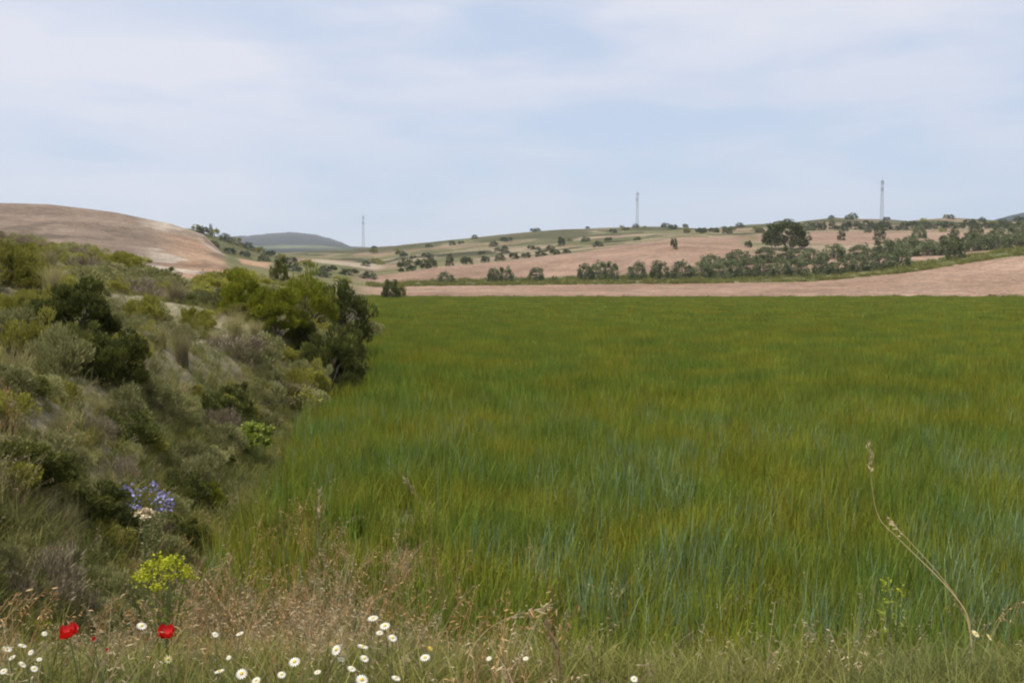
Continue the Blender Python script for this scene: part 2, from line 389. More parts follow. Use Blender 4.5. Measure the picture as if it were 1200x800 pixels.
def tube(pts, r0, r1, sides=5):
    pts = np.array(pts, dtype=float); n = len(pts); V = []
    for i in range(n):
        d = pts[min(i + 1, n - 1)] - pts[max(i - 1, 0)]; d /= np.linalg.norm(d) + 1e-9
        a = np.cross(d, [0.3, 1, 0.1]); a /= np.linalg.norm(a) + 1e-9; b = np.cross(d, a)
        r = r0 + (r1 - r0) * i / (n - 1)
        for k in range(sides):
            th = 2 * math.pi * k / sides; V.append(pts[i] + r * (a * math.cos(th) + b * math.sin(th)))
    F = []
    for i in range(n - 1):
        for k in range(sides):
            k2 = (k + 1) % sides; F.append((i * sides + k, i * sides + k2, (i + 1) * sides + k2, (i + 1) * sides + k))
    return np.array(V), np.array(F), np.full(len(V), .5)
def shrub_data(seed, nclump, nleaf, rx, rz, ln, wd, up=.8, cr=.28, sharp=.5, stems=10, stem_r=.012, base=.25, lift=0.0, lumpy=1.0):
    """crown (leaf clumps through the volume) and branches, unit-ish size"""
    g = np.random.default_rng(seed)
    a = g.uniform(0, 2 * np.pi, nclump); el = np.arcsin(g.uniform(-.15, 1, nclump)); rad = g.uniform(.45, 1.0, nclump) ** (.6 if lift == 0 and base > .2 else .3)
    lump = 1 + lumpy * (.2 * np.sin(a * 2 + seed) + .14 * np.sin(a * 5 + seed * 2) + g.uniform(-.12, .12, nclump))
    ce_ = np.cos(el) ** .55
    Cc = np.stack([np.cos(a) * ce_ * rx * rad * lump, np.sin(a) * ce_ * rx * rad * lump,
                   lift + np.maximum(rz * (base + (1 - base) * (np.sin(el) * rad * .95)) * (1 + .15 * np.sin(a * 3)), .04)], 1)
    ci = g.integers(0, nclump, nleaf); q = g.normal(size=(nleaf, 3)); q /= np.linalg.norm(q, axis=1, keepdims=True)
    crr = cr * rx * g.uniform(.5, 1.3, nclump)[ci] * g.uniform(.35, 1, nleaf) ** .5
    P = Cc[ci] + q * crr[:, None] * [1, 1, .85]; P[:, 2] = np.maximum(P[:, 2], .02)
    ctr = np.array([0, 0, lift + rz * .2]); outd = P - ctr; outd /= np.linalg.norm(outd, axis=1, keepdims=True) + 1e-9
    Dn = outd * sharp + q * (1 - sharp) * .7 + np.array([0, 0, up]) + g.normal(size=(nleaf, 3)) * .35
    tn = np.clip(g.uniform(0, 1, nclump)[ci] * .6 + g.uniform(0, 1, nleaf) * .4, 0, 1)
    crown = leaves(P, Dn, ln, wd, g, tn)
    st = []
    for k in range(stems):
        c = Cc[k % nclump]; b = np.array([g.uniform(-.06, .06) * rx, g.uniform(-.06, .06) * rx, -.03])
        mid = b + (c - b) * .5 + np.array([g.uniform(-.08, .08) * rx, g.uniform(-.08, .08) * rx, .12 * rz])
        st.append(tube([b, mid, c, c + (c - mid) * .3], stem_r, stem_r * .25, 4))
    return crown, join(st)

# materials for the vegetation
M = {}
M['wheat'] = leaf_mat('wheat leaves', (.18, .185, .018), (.30, .30, .038), 1.2, .55, .35, .55, c=(.16, .205, .032), cscale=.5, randv=.28, huev=.03)
M['grass'] = leaf_mat('green grass', (.15, .15, .03), (.28, .265, .08), 1.5, .6, .3, .6, c=(.15, .165, .05), cscale=.8)
M['straw'] = leaf_mat('dry grass', (.26, .20, .10), (.46, .38, .24), 2, .7, .25, .7)
M['rust'] = leaf_mat('reddish dry grass', (.30, .15, .05), (.60, .42, .22), 3, .7, .25, .7)
M['herb'] = leaf_mat('grey green herbs', (.22, .205, .075), (.40, .36, .17), 2, .7, .25, .6, c=(.24, .20, .12), cscale=1.1)
M['sage'] = leaf_mat('sage green leaves', (.17, .175, .06), (.35, .335, .15), 1.6, .7, .25, .7)
M['olivegreen'] = leaf_mat('olive green leaves', (.16, .16, .025), (.34, .32, .07), 1.6, .7, .3, .7)
M['darkleaf'] = leaf_mat('dark green leaves', (.048, .060, .016), (.17, .178, .042), 1.6, .55, .22, .8, randv=.15)
M['brightleaf'] = leaf_mat('yellow green leaves', (.12, .145, .014), (.30, .31, .03), 1.6, .55, .3, .8, randv=.12)
M['twig'] = leaf_mat('grey brown twigs', (.13, .10, .065), (.30, .25, .17), 2, .8, .05, .7)
M['bark'] = plain('bark', (.10, .08, .06), .9, (.18, .15, .12), 12)
M['olive'] = leaf_mat('olive tree leaves', (.075, .095, .038), (.25, .275, .14), .5, .6, .2, .8, randv=.15)
M['oak'] = leaf_mat('holm oak leaves', (.035, .048, .016), (.12, .135, .05), .5, .6, .15, .8, randv=.15)
M['lime'] = leaf_mat('lime green leaves', (.16, .21, .03), (.30, .34, .06), 4, .5, .3, .8, randv=.1)

# ------------------------------------------------------------------ scattered stuff (wheat, grass): instanced tufts
def proto(name, parts, mat):
    v, f, t = join(parts) if isinstance(parts, list) else parts
    return obj(name, mesh_np(name, v, f, mat, tint=t), link=False)
def scatter(name, label, P, scl, idx, protos, tilt=.12, cat=None):
    n = len(P)
    col = bpy.data.collections.new(name + ' tufts')
    for k, o in enumerate(protos):
        o = o.copy(); o.name = '%s_tuft_%c' % (name, 97 + k); col.objects.link(o)
    me = bpy.data.meshes.new(name)
    me.vertices.add(n); me.vertices.foreach_set('co', np.asarray(P, dtype=np.float32).ravel())
    rot = np.stack([rng.normal(0, tilt, n), rng.normal(0, tilt, n), rng.uniform(0, 6.283, n)], 1)
    a = me.attributes.new('rot', 'FLOAT_VECTOR', 'POINT'); a.data.foreach_set('vector', rot.astype(np.float32).ravel())
    a = me.attributes.new('scl', 'FLOAT_VECTOR', 'POINT'); a.data.foreach_set('vector', np.asarray(scl, dtype=np.float32).ravel())
    a = me.attributes.new('pick', 'INT', 'POINT'); a.data.foreach_set('value', np.asarray(idx, dtype=np.int32))
    me.update()
    o = obj(name, me)
    ng = bpy.data.node_groups.new(name + ' scatter', 'GeometryNodeTree')
    ng.interface.new_socket('Geometry', in_out='INPUT', socket_type='NodeSocketGeometry')
    ng.interface.new_socket('Geometry', in_out='OUTPUT', socket_type='NodeSocketGeometry')
    gi = ng.nodes.new('NodeGroupInput'); go = ng.nodes.new('NodeGroupOutput')
    ci = ng.nodes.new('GeometryNodeCollectionInfo'); ci.inputs['Collection'].default_value = col
    ci.inputs['Separate Children'].default_value = True; ci.inputs['Reset Children'].default_value = True
    ip = ng.nodes.new('GeometryNodeInstanceOnPoints'); ip.inputs['Pick Instance'].default_value = True
    def na(nm, dt):
        k = ng.nodes.new('GeometryNodeInputNamedAttribute'); k.data_type = dt; k.inputs['Name'].default_value = nm; return k
    r, s, p = na('rot', 'FLOAT_VECTOR'), na('scl', 'FLOAT_VECTOR'), na('pick', 'INT')
    e2r = ng.nodes.new('FunctionNodeEulerToRotation')
    L = ng.links.new
    L(gi.outputs[0], ip.inputs['Points']); L(ci.outputs[0], ip.inputs['Instance']); L(p.outputs['Attribute'], ip.inputs['Instance Index'])
    L(r.outputs['Attribute'], e2r.inputs[0]); L(e2r.outputs[0], ip.inputs['Rotation']); L(s.outputs['Attribute'], ip.inputs['Scale'])
    L(ip.outputs[0], go.inputs[0])
    md = o.modifiers.new('scatter', 'NODES'); md.node_group = ng
    tag(o, label, kind='stuff')
    return o
def sample(dens, d0, d1, u0=-60, u1=1260, seed=0, pad=0):
    """uniform points between depths d0 and d1 inside the view wedge, padded sideways"""
    g = np.random.default_rng(seed)
    w1 = (u1 - u0) / FPX * d1 + 2 * pad; n = int(dens * (d1 - d0) * w1)
    y = g.uniform(d0, d1, n); x = g.uniform((u0 - 600) / FPX * d1 - pad, (u1 - 600) / FPX * d1 + pad, n)
    ok = (x > (u0 - 600) / FPX * y - pad) & (x < (u1 - 600) / FPX * y + pad)
    return x[ok], y[ok], g
def wheat_edge(x, y): return (x > xe(y) + .15 + .5 * (fbm(x * .9, y * .9, 91) - .5)) 
# near wheat
P, S, I = [], [], []
wp = [proto('t', [blades(13, .13, .52, .014, .28, 4, 100 + k, hvar=.4), blades(4, .12, .40, .016, .8, 3, 200 + k)], M['wheat']) for k in range(4)]
M['blue'] = leaf_mat('blue-glint wheat blades', (.14, .21, .085), (.27, .35, .18), 2, .5, .3, .7, randv=.2)  # pale blue-green glints on the near crop, put into the blade colour
bw = [proto('t', blades(13, .14, .56, .015, .25, 4, 150 + k, hvar=.35), M['blue']) for k in range(2)]
wp += [proto('t', blades(70, .5, .52, .028, .24, 2, 300 + k, hvar=.35), M['wheat']) for k in range(2)]
wp += [proto('t', blades(150, 1.4, .5, .07, .3, 1, 400 + k, hvar=.16), M['wheat']) for k in range(2)]
wp += bw
for d0, d1, dens, k0, kn in ((3.9, 20, 70, 0, 4), (20, 58, 6.0, 4, 2), (58, 174, .85, 6, 2)):
    x, y, g = sample(dens, d0, d1, seed=int(d0), pad=1.0 if d0 < 10 else 3)
    front = 5.7 - 1.0 * ss(-.2, 1.6, x) + 1.2 * (fbm(x * .7, x * 0, 93) - .5) + .5 * (fbm(x * 2, y, 94) - .5) + 2.2 * (1 - ss(-2.8, .2, x)) 
    ok = wheat_edge(x, y) & (y > front)
    pr = ss(-.6, 3.4, y - front + 1.6 * (fbm(x * 1.1, y * .8, 97) - .5)) * .93 + .07 + (y > 20); ok &= g.uniform(0, 1, len(x)) < pr
    if d0 < 10:
        hole = fbm(x * .55, y * .55, 95)       # thin reddish gap low in the left corner
        ok &= ~((x < -.7) & (y < 11.5) & (hole > .52) & (g.uniform(0, 1, len(x)) < .8))
    x, y = x[ok], y[ok]
    z = height(x, y); hv = .68 + .34 * fbm(x * .25, y * .12, 96) + g.uniform(-.08, .08, len(x))
    P.append(np.stack([x, y, z - .01], 1)); S.append(np.stack([np.ones_like(x), np.ones_like(x), hv], 1)); pk = g.integers(k0, k0 + kn, len(x))
    if d0 < 10: pk = np.where(g.uniform(0, 1, len(x)) < .22 * ss(.42, .66, fbm(x * .9, y * .45, 98)) * (1 - ss(11, 19, y)) + .03, g.integers(8, 10, len(x)), pk)
    I.append(pk)
scatter('wheat', 'young green wheat filling the wide level field', np.concatenate(P), np.concatenate(S), np.concatenate(I), wp, .06)

# verge and bank grasses
gp = [proto('t', blades(26, .10, .30, .006, .8, 4, 500 + k), M['grass']) for k in range(3)]
gp += [proto('t', blades(12, .08, .34, .012, .8, 4, 510 + k), M['grass']) for k in range(2)]
hp = []
for k in range(3):
    v = shrub_data(520 + k, 14, 260, .11, .20, .035, .006, up=.9, cr=.5, stems=8, stem_r=.0025); hp.append(proto('t', [v[0], v[1]], M['herb']))
def oat(seed, n=5):
    g = np.random.default_rng(seed); parts = []
    for k in range(n):
        b = g.uniform(-.06, .06, 2); az = g.uniform(0, 6.28); h = g.uniform(.38, .62); ln = g.uniform(.1, .28)
        pts = [(b[0] + math.cos(az) * ln * t * t, b[1] + math.sin(az) * ln * t * t, h * (t - .12 * t ** 3)) for t in np.linspace(0, 1, 5)]
        parts.append(tube(pts, .0022, .001, 3))
        m = 9; t = g.uniform(.72, 1.02, m)
        Pp = np.stack([b[0] + math.cos(az) * ln * t * t, b[1] + math.sin(az) * ln * t * t, h * (t - .12 * t ** 3)], 1) + g.normal(0, .008, (m, 3))
        Dn = np.tile([math.cos(az) * .6, math.sin(az) * .6, -.3], (m, 1)) + g.normal(0, .35, (m, 3))
        parts.append(leaves(Pp, Dn, .028, .006, g))
    return parts
sp = [proto('t', oat(600 + k) + [blades(8, .07, .28, .006, .9, 3, 610 + k)], M['straw']) for k in range(4)]
rp = [proto('t', oat(630 + k, 3) + [blades(24, .09, .30, .007, .6, 3, 640 + k)], M['rust']) for k in range(3)]
def veg_region(dens, d0, d1, seed, pad=.6):
    x, y, g = sample(dens, d0, d1, seed=seed, pad=pad)
    return x, y, g
def place(name, label, protos, specs, keep, hs, tilt=.15):
    P, S, I = [], [], []
    for dens, d0, d1, sd in specs:
        x, y, g = veg_region(dens, d0, d1, sd)
        pr = keep(x, y); ok = g.uniform(0, 1, len(x)) < pr; x, y = x[ok], y[ok]
        z = height(x, y); s = hs(x, y) * g.uniform(.7, 1.25, len(x)); 
        P.append(np.stack([x, y, z - .015], 1)); S.append(np.stack([s ** .5 * 1.0, s ** .5 * 1.0, s], 1)); I.append(g.integers(0, len(protos), len(x)))
    return scatter(name, label, np.concatenate(P), np.concatenate(S), np.concatenate(I), protos, tilt)
def zone(x, y):      # 1 on the verge or bank, 0 in the wheat
    front = 7.2 + 1.0 * (fbm(x * .7, x * 0, 93) - .5) + 2.0 * (1 - ss(-2.8, .2, x))
    return np.maximum(1 - ss(-1.0, 2.0, y - front), ss(-.5, .35, xe(y) - x))
hgt = lambda x, y: np.interp(y, [1.5, 3, 5, 8, 9.5, 40], [.75, .85, .8, .8, .55, .5])
rustm = lambda x, y: np.exp(-(((x + 1.6) / 1.0) ** 2 + ((y - 7.6) / 2.6) ** 2) * 1.1)
place('grass', 'fine green grass of the verge and bank', gp, [(230, 1.9, 8, 1), (90, 8, 16, 2), (55, 16, 45, 3)],
      lambda x, y: zone(x, y) * (.25 + .75 * ss(.4, .6, fbm(x * 1.1, y * 1.1, 101))) * (1 - .6 * rustm(x, y)) * np.where(y < 8, 1, .6), hgt)
place('grass', 'lush green grass along the foot of the bank', gp, [(130, 7, 18, 21), (60, 18, 40, 22)],
      lambda x, y: ss(-.3, .1, xe(y) - x) * (1 - ss(.6, 1.8, xe(y) - x)), lambda x, y: hgt(x, y) * 1.15)
place('undergrowth', 'low grey green herbs between the grasses', hp, [(60, 1.9, 8, 4), (22, 8, 20, 5), (9, 20, 52, 6)],
      lambda x, y: zone(x, y) * ss(.38, .6, fbm(x * .8, y * .8, 102)) * (.25 + .75 * ss(.3, -1.2, x)) * (1 - .7 * rustm(x, y)), hgt)
place('dry_grass', 'straw coloured seeding grass along the verge', sp, [(20, 2.2, 9, 7), (7, 9, 24, 8)],
      lambda x, y: zone(x, y) * (.2 + .8 * ss(.45, .62, fbm(x * 1.4, y * 1.4, 103))) * np.where(x > -.3, .3, 1) + .01, hgt)
place('dry_grass', 'reddish dry grass at the left corner of the wheat', rp, [(60, 2.4, 11, 9)],
      lambda x, y: np.clip(rustm(x, y) * 1.2 * ss(.46, .62, fbm(x * 2.2, y * 1.1, 104)) + zone(x, y) * .13 * np.where(x > .2, .3, 1) * ss(.5, .65, fbm(x * .9, y * .9, 105)), 0, 1), lambda x, y: hgt(x, y) * 1.15)

cp = [proto('t', blades(60, .9, .55, .09, .5, 2, 900 + k, hvar=.5), M['grass']) for k in range(3)]
x, y, g = sample(.55, 234, 262, 430, 1230, seed=12); ok = g.uniform(0, 1, len(x)) < .35 + .65 * (y < 238) ; x, y = x[ok], y[ok]
s_ = g.uniform(.6, 1.5, len(x)); scatter('grass', 'rough grass strip along the foot of the olive trees', np.stack([x, y, height(x, y)], 1), np.stack([s_, s_, s_], 1), g.integers(0, 3, len(x)), cp, .1)
x, y, g = sample(1.6, 173.2, 177.5, 425, 1230, seed=14); ok = g.uniform(0, 1, len(x)) < .15 + .85 * ss(.45, .6, fbm(x / 4, y / 4, 99)); x, y = x[ok], y[ok]
s_ = g.uniform(.35, 1.1, len(x)); scatter('grass', 'ragged weedy margin at the far edge of the wheat', np.stack([x, y, height(x, y)], 1), np.stack([s_, s_, s_], 1), g.integers(0, 3, len(x)), [proto('t', blades(50, .8, .5, .09, .6, 2, 950 + k, hvar=.5), M['grass']) for k in range(3)], .1)
place('dry_grass', 'pale straw and rusty stalks in gaps at the left corner of the wheat', sp + rp, [(60, 4.5, 11, 31)],
      lambda x, y: np.exp(-(((x + .24 * y - .05) / .55) ** 2 + ((y - 7.6) / 2.2) ** 2)) * ss(.42, .6, fbm(x * 2.6, y * .9, 106)), lambda x, y: np.full_like(x, 1.0))
# ------------------------------------------------------------------ shrubs on the bank
def thing_veg(name, crown, stem, cm, bm, sname='stem', cname='foliage'):
    root = empty(name)
    c = obj(cname, mesh_np(cname, crown[0], crown[1], cm, tint=crown[2]), root)
    s = obj(sname, mesh_np(sname, stem[0], stem[1], bm, tint=stem[2]), root)
    return root
PROTO = {}
def proto_shrub(kind, k, big=False):
    key = (kind, k, big)
    if key in PROTO: return PROTO[key]
    f = 2.6 if big else 1.0
    if kind == 'dark':  d = shrub_data(700 + k, 60, int(5200 * f), .5, .85, .075, .026, .7, .26, .5, 14, .014); ms = (M['darkleaf'], M['bark'])
    if kind == 'bright': d = shrub_data(710 + k, 55, int(4200 * f), .5, .85, .085, .022, .9, .24, .5, 14, .012); ms = (M['brightleaf'], M['bark'])
    if kind == 'sage':  d = shrub_data(720 + k, 44, int(5200 * f), .5, .55, .07, .020, .8, .24, .5, 14, .008); ms = (M['sage'], M['bark'])
    if kind == 'olive': d = shrub_data(730 + k, 44, int(5200 * f), .5, .62, .075, .021, .9, .24, .5, 14, .008); ms = (M['olivegreen'], M['bark'])
    if kind == 'twig':  d = shrub_data(740 + k, 36, int(2600 * f), .5, .5, .10, .010, .9, .3, .6, 26, .006); ms = (M['twig'], M['bark'])
    if kind == 'tuss':  
        b = blades(int(420 * f), .16, .62, .009, .95, 4, 750 + k, hvar=.35); d = (b, blades(60, .12, .5, .007, .6, 3, 760 + k)); ms = (M['herb'], M['straw'])
    root = thing_veg({'tuss': 'grass_tussock'}.get(kind, 'shrub'), d[0], d[1], ms[0], ms[1], 'stem', 'foliage')
    PROTO[key] = root; return root
PUSED = set()
def shrub(kind, u, D, wpx, hpx, label, group=None, k=None, big=False, xyz=None, cat=None, dz=0):
    k = random.randrange(3) if k is None else k
    p = proto_shrub(kind, k, big); key = (kind, k, big)
    x, y, z = at(u, D) if xyz is None else xyz
    sx = wpx / FPX * D; hz = {'dark': .98, 'bright': .98, 'sage': .66, 'olive': .74, 'twig': .62, 'tuss': .6}[kind]
    s = (sx / 1.15, sx / 1.15 * random.uniform(.8, 1.2), hpx / FPX * D / hz)
    rz = random.uniform(0, 6.28)
    if key not in PUSED:
        PUSED.add(key); o = p; o.location = (x, y, z - .04 + dz); o.rotation_euler = (0, 0, rz); o.scale = s
    else: o = copy_thing(p, (x, y, z - .04 + dz), rz, s)
    for kk in ('label', 'category', 'group'):
        if kk in o: del o[kk]
    return tag(o, label, cat or ('tussock' if kind == 'tuss' else 'shrub'), group)
KEY = [
 ('dark', 396, 33, 84, 82, 'dense dark green shrub at the end of the bank beside the far wheat'),
 ('bright', 360, 31, 62, 76, 'yellow green shrub against the left side of the dark shrub by the wheat'),
 ('bright', 286, 25, 58, 62, 'upright yellow green shrub on the bank slope, left of its neighbours'),
 ('bright', 324, 24, 70, 60, 'bright green spreading shrub halfway down the bank'),
 ('dark', 352, 24.5, 48, 56, 'dark shrub in the middle of the clump above the wheat edge'),
 ('dark', 384, 23, 88, 84, 'largest dark green shrub overhanging the edge of the wheat'),
 ('dark', 412, 26, 44, 62, 'narrow dark shrub nearest the wheat, behind the largest one'),
 ('sage', 360, 22, 54, 48, 'grey green shrub in front of the dark clump at the wheat edge'),
 ('twig', 272, 20, 70, 34, 'grey leafless twiggy bush below the yellow green shrubs'),
 ('twig', 330, 19.5, 60, 32, 'brown twiggy bush under the dark clump'),
 ('dark', 328, 58, 24, 44, 'small pointed dark tree-like shrub on the bank skyline'),
 ('olive', 352, 52, 40, 30, 'olive shrub right of the pointed dark shrub'),
 ('olive', 275, 52, 72, 26, 'wide low olive shrub on the skyline below the brown hill'),
 ('dark', 198, 56, 38, 22, 'round dark shrub at the foot of the brown hill'),
 ('dark', 107, 50, 32, 24, 'small dark round shrub standing out against the brown hill'),
 ('olive', 168, 22, 46, 46, 'bushy olive green shrub high on the bank'),
 ('dark', 86, 14.2, 100, 84, 'tall dark shrub in the middle of the bank'),
 ('dark', 132, 12.6, 84, 72, 'dark shadowed shrub at the right foot of the tall dark one'),
 ('olive', 72, 17.5, 82, 78, 'olive green shrub behind the tall dark one'),
 ('dark', 26, 8.3, 110, 56, 'low dark shrub at the left edge of the bank'),
 ('dark', 96, 8.7, 80, 50, 'low dark shrub on the lower bank, above left of the violet flowers'),
 ('olive', 15, 24, 74, 58, 'olive green shrub crowning the bank at the left edge'),
 ('olive', 30, 13, 80, 66, 'olive green shrub left of the tall dark one'),
 ('sage', 250, 13.5, 62, 46, 'grey green shrub with a dark hollow under it near the wheat'),
 ('dark', 252, 13.1, 40, 26, 'small dark shrub under the grey green one near the wheat'),
 ('sage', 190, 9.0, 70, 46, 'grey green shrub above the violet flowers'),
 ('dark', 215, 9.6, 62, 50, 'dark green shrub right behind the violet flowers'),
 ('twig', 30, 7.0, 130, 78, 'dry greyish brush filling the left edge above the poppies'),
 ('sage', 112, 7.2, 90, 60, 'soft grey green bush left of the violet flowers'),
 ('bright', 238, 11.2, 42, 36, 'fresh green bush at the wheat corner'),
 ('dark', 458, 160, 20, 26, 'dark bush at the left end of the ploughed strip'),
 ('olive', 468, 166, 14, 22, 'paler bush at the left end of the ploughed strip'),
]
for i, (kd, u, D, wp_, hp_, lb) in enumerate(KEY):
    shrub(kd, u, D, wp_, hp_, lb, 'shrubs on the bank', k=(i + (1 if i in (0, 6) else 0)) % 3, big=(D < 30 and kd in ('dark', 'bright')))
# lime green plant at the wheat corner
# the many smaller shrubs of the bank
ZL = {('sage', 0): 'low grey green shrub on the near part of the bank', ('sage', 1): 'low grey green shrub on the upper bank',
      ('olive', 0): 'small olive green shrub on the near part of the bank', ('olive', 1): 'small olive green shrub on the upper bank',
      ('twig', 0): 'small dry twiggy bush on the near part of the bank', ('twig', 1): 'small dry twiggy bush on the upper bank',
      ('tuss', 0): 'grey green grass tussock on the near part of the bank', ('tuss', 1): 'grey green grass tussock on the upper bank',
      ('dark', 1): 'small dark shrub on the upper bank', ('dark', 0): 'small dark shrub on the near part of the bank'}
g = np.random.default_rng(77); placed = []; FILL = []
tries = 0
while len(placed) < 290 and tries < 30000:
    tries += 1
    D = 5.5 * (60 / 5.5) ** g.uniform(0, 1); u = g.uniform(-40, 430)
    x = (u - 600) / FPX * D; dl = float(xe(D)) - x
    if dl < .35: continue
    wpx = g.uniform(30, 62) * (1.0 if D > 14 else 1.35)
    rad = wpx / FPX * D * .34
    if any((x - a) ** 2 + (D - b) ** 2 < (rad + c) ** 2 for a, b, c in placed): continue
    if u > 110 and u < 290 and 17 < D < 62 and g.uniform() < .6: continue
    kd = g.choice(['sage', 'olive', 'twig', 'tuss', 'dark'], p=[.34, .34, .13, .11, .08])
    placed.append((x, D, rad))
    zi = 0 if D < 15 else 1
    o = shrub(kd, u, D, wpx, wpx * g.uniform(.55, .9) * (.55 if D > 24 else 1), ZL[(kd, zi)], ('low shrubs on the bank' if kd != 'tuss' else 'tussocks on the bank'), k=int(g.integers(0, 3)))
    v_img = HOR + (CAM_Z - o.location.z) / D * FPX
    FILL.append((o, kd, u, v_img, D))
LAND = [(92, 380, 'around the tall dark shrub'), (30, 430, 'above the left-edge dark shrub'), (10, 320, 'on the upper left bank'),
        (110, 300, 'below the small round skyline shrub'), (200, 325, 'at the foot of the brown hill'), (215, 380, 'on the open slope left of the bright shrubs'),
        (290, 400, 'below the bright green shrubs'), (385, 430, 'around the dark clump over the wheat'), (330, 330, 'around the small pointed shrub'),
        (170, 470, 'in the middle of the lower bank'), (245, 470, 'around the shrub near the wheat'), (300, 500, 'beside the lime green plant'),
        (90, 500, 'around the lower dark shrub'), (170, 560, 'around the violet flowers'), (40, 580, 'in the brush at the left edge'), (240, 580, 'right of the violet flowers'),
        (385, 345, 'behind the shrub ending the bank')]
DESC = {'sage': 'low grey green shrub', 'olive': 'small olive green shrub', 'twig': 'small dry twiggy bush', 'tuss': 'grassy tussock', 'dark': 'small dark shrub'}
bins = {}
for o, kd, u, v, D in FILL:
    q = min(range(len(LAND)), key=lambda i_: (LAND[i_][0] - u) ** 2 + (1.6 * (LAND[i_][1] - v)) ** 2)
    bins.setdefault((kd, q), []).append((u, o))
WORDS = ['first', 'second', 'third', 'fourth', 'fifth', 'sixth', 'seventh', 'eighth', 'ninth', 'tenth', 'eleventh', 'twelfth', 'thirteenth', 'fourteenth', 'fifteenth', 'sixteenth', 'seventeenth', 'eighteenth', 'nineteenth', 'twentieth', 'twenty-first', 'twenty-second', 'twenty-third', 'twenty-fourth', 'twenty-fifth', 'twenty-sixth', 'twenty-seventh', 'twenty-eighth']
for (kd, q), L_ in bins.items():
    L_.sort(key=lambda t: t[0])
    for j, (u, o) in enumerate(L_):
        o['label'] = DESC[kd] + ' ' + LAND[q][2] + ('' if len(L_) == 1 else ', %s from left' % WORDS[min(j, 27)])
# protos that stayed unused would sit at the origin
for key, p in list(PROTO.items()):
    if key not in PUSED:
        for ch in list(p.children): bpy.data.objects.remove(ch)
        bpy.data.objects.remove(p)

# ------------------------------------------------------------------ trees beyond the field
def tree_data(seed, nclump, nleaf, rx, rz, lift, ln, wd, cr=.36, trunk=.16, limbs=6, base=.38):
    crown, _ = shrub_data(seed, nclump, nleaf, rx, rz, ln, wd, .2, cr, .5, 2, .01, base, lift, .25)
    g = np.random.default_rng(seed + 5); parts = []
    top = np.array([g.uniform(-.1, .1), g.uniform(-.1, .1), lift + rz * .3])
    parts.append(tube([(0, 0, -.3), (.03, .02, lift * .5), top], trunk, trunk * .6, 7))
    for k in range(limbs):
        a = 6.28 * k / limbs + g.uniform(-.4, .4); e = rx * g.uniform(.5, .75)
        parts.append(tube([top - [0, 0, .3], top + np.array([math.cos(a) * e * .5, math.sin(a) * e * .5, rz * .2]), top + np.array([math.cos(a) * e, math.sin(a) * e, rz * g.uniform(.25, .5)])], trunk * .5, trunk * .12, 5))
    return crown, join(parts)
TP = {}
def tree(kind, k, u, D, wpx, hpx, label, group=None, name=None):
    key = (kind, k); first = key not in TP
    if first:
        if kind == 'olive': d = tree_data(800 + k, 60, 3000, 1.0, 1.75, .0, .17, .1, .27, .1, base=.12); m = M['olive']
        if kind == 'oak': d = tree_data(820 + k, 70, 7000, 1.0, 1.65, .12, .12, .065, .27, .085, base=.22); m = M['oak']
        if kind == 'dark': d = tree_data(840 + k, 30, 1000, 1.0, 1.75, .0, .24, .14, .38, .09, base=.15); m = M['oak']
        if kind == 'green': d = tree_data(860 + k, 30, 1000, 1.0, 1.75, .0, .24, .14, .38, .09, base=.15); m = M['olivegreen']
        TP[key] = thing_veg(name or {'olive': 'olive_tree', 'oak': 'oak_tree'}.get(kind, 'tree'), d[0], d[1], m, M['bark'], 'trunk', 'crown')
    x, y, z = at(u, D); s = wpx / FPX * D / 2.5; sz = hpx / FPX * D / {'olive': 2.15, 'oak': 2.0}.get(kind, 2.0)
    rz = random.uniform(0, 6.28)
    if first: o = TP[key]; o.location = (x, y, z - .1); o.rotation_euler = (0, 0, rz); o.scale = (s, s, sz)
    else: o = copy_thing(TP[key], (x, y, z - .1), rz, (s, s, sz))
    return tag(o, label, 'tree', group)
ORD = ['first', 'second', 'third', 'fourth', 'fifth', 'sixth', 'seventh', 'eighth', 'ninth', 'tenth', 'eleventh', 'twelfth', 'thirteenth', 'fourteenth', 'fifteenth', 'sixteenth', 'seventeenth', 'eighteenth', 'nineteenth', 'twentieth']
ORD += ['twenty-' + o for o in ORD[:9]] + ['thirtieth'] + ['thirty-' + o for o in ORD[:9]]
# (u, depth, width, height, which)
olv = [(523, 250, 22, 17, 'lone olive tree, leftmost of the front row beyond the wheat'),
       (579, 250, 18, 19, 'left half of the pair of touching olive trees in the front row'),
       (593, 251, 20, 20, 'right half of the pair of touching olive trees in the front row'),
       (628, 250, 22, 18, 'round olive tree just right of the touching pair'),
       (650, 248, 9, 8, 'tiny olive sapling between the round tree and the clump'),
       (685, 250, 22, 23, 'left tree of the clump of three olives in the front row'),
       (701, 251, 22, 25, 'middle tree of the clump of three olives in the front row'),
       (716, 250, 20, 24, 'right tree of the clump of three olives in the front row'),
       (746, 250, 25, 26, 'round olive tree right of the clump of three'),
       (773, 250, 24, 26, 'round olive tree left of the start of the dense grove')]
for i, (u, D, a, b, lb) in enumerate(olv): tree('olive', i % 4, u, D, a, b, lb, 'olive trees beyond the wheat')
g = np.random.default_rng(5); u = 800; i = 0
while u < 1066:
    tree('olive', i % 4, u, 251 + g.uniform(-1, 2), g.uniform(24, 30), g.uniform(23, 28), 'grey green olive tree, %s from the left in the grove front row' % ORD[i - 0], 'olive trees of the dense grove'); u += g.uniform(21, 27); i += 1
u = 835; i = 0
while u < 1215:
    D = 285 + g.uniform(-6, 8)
    tree('olive', i % 4, u, D, g.uniform(28, 36), g.uniform(18, 24), 'grey green olive tree, %s from the left in the grove second row' % ORD[i], 'olive trees of the dense grove'); u += g.uniform(22, 31); i += 1
u = 1045; i = 0
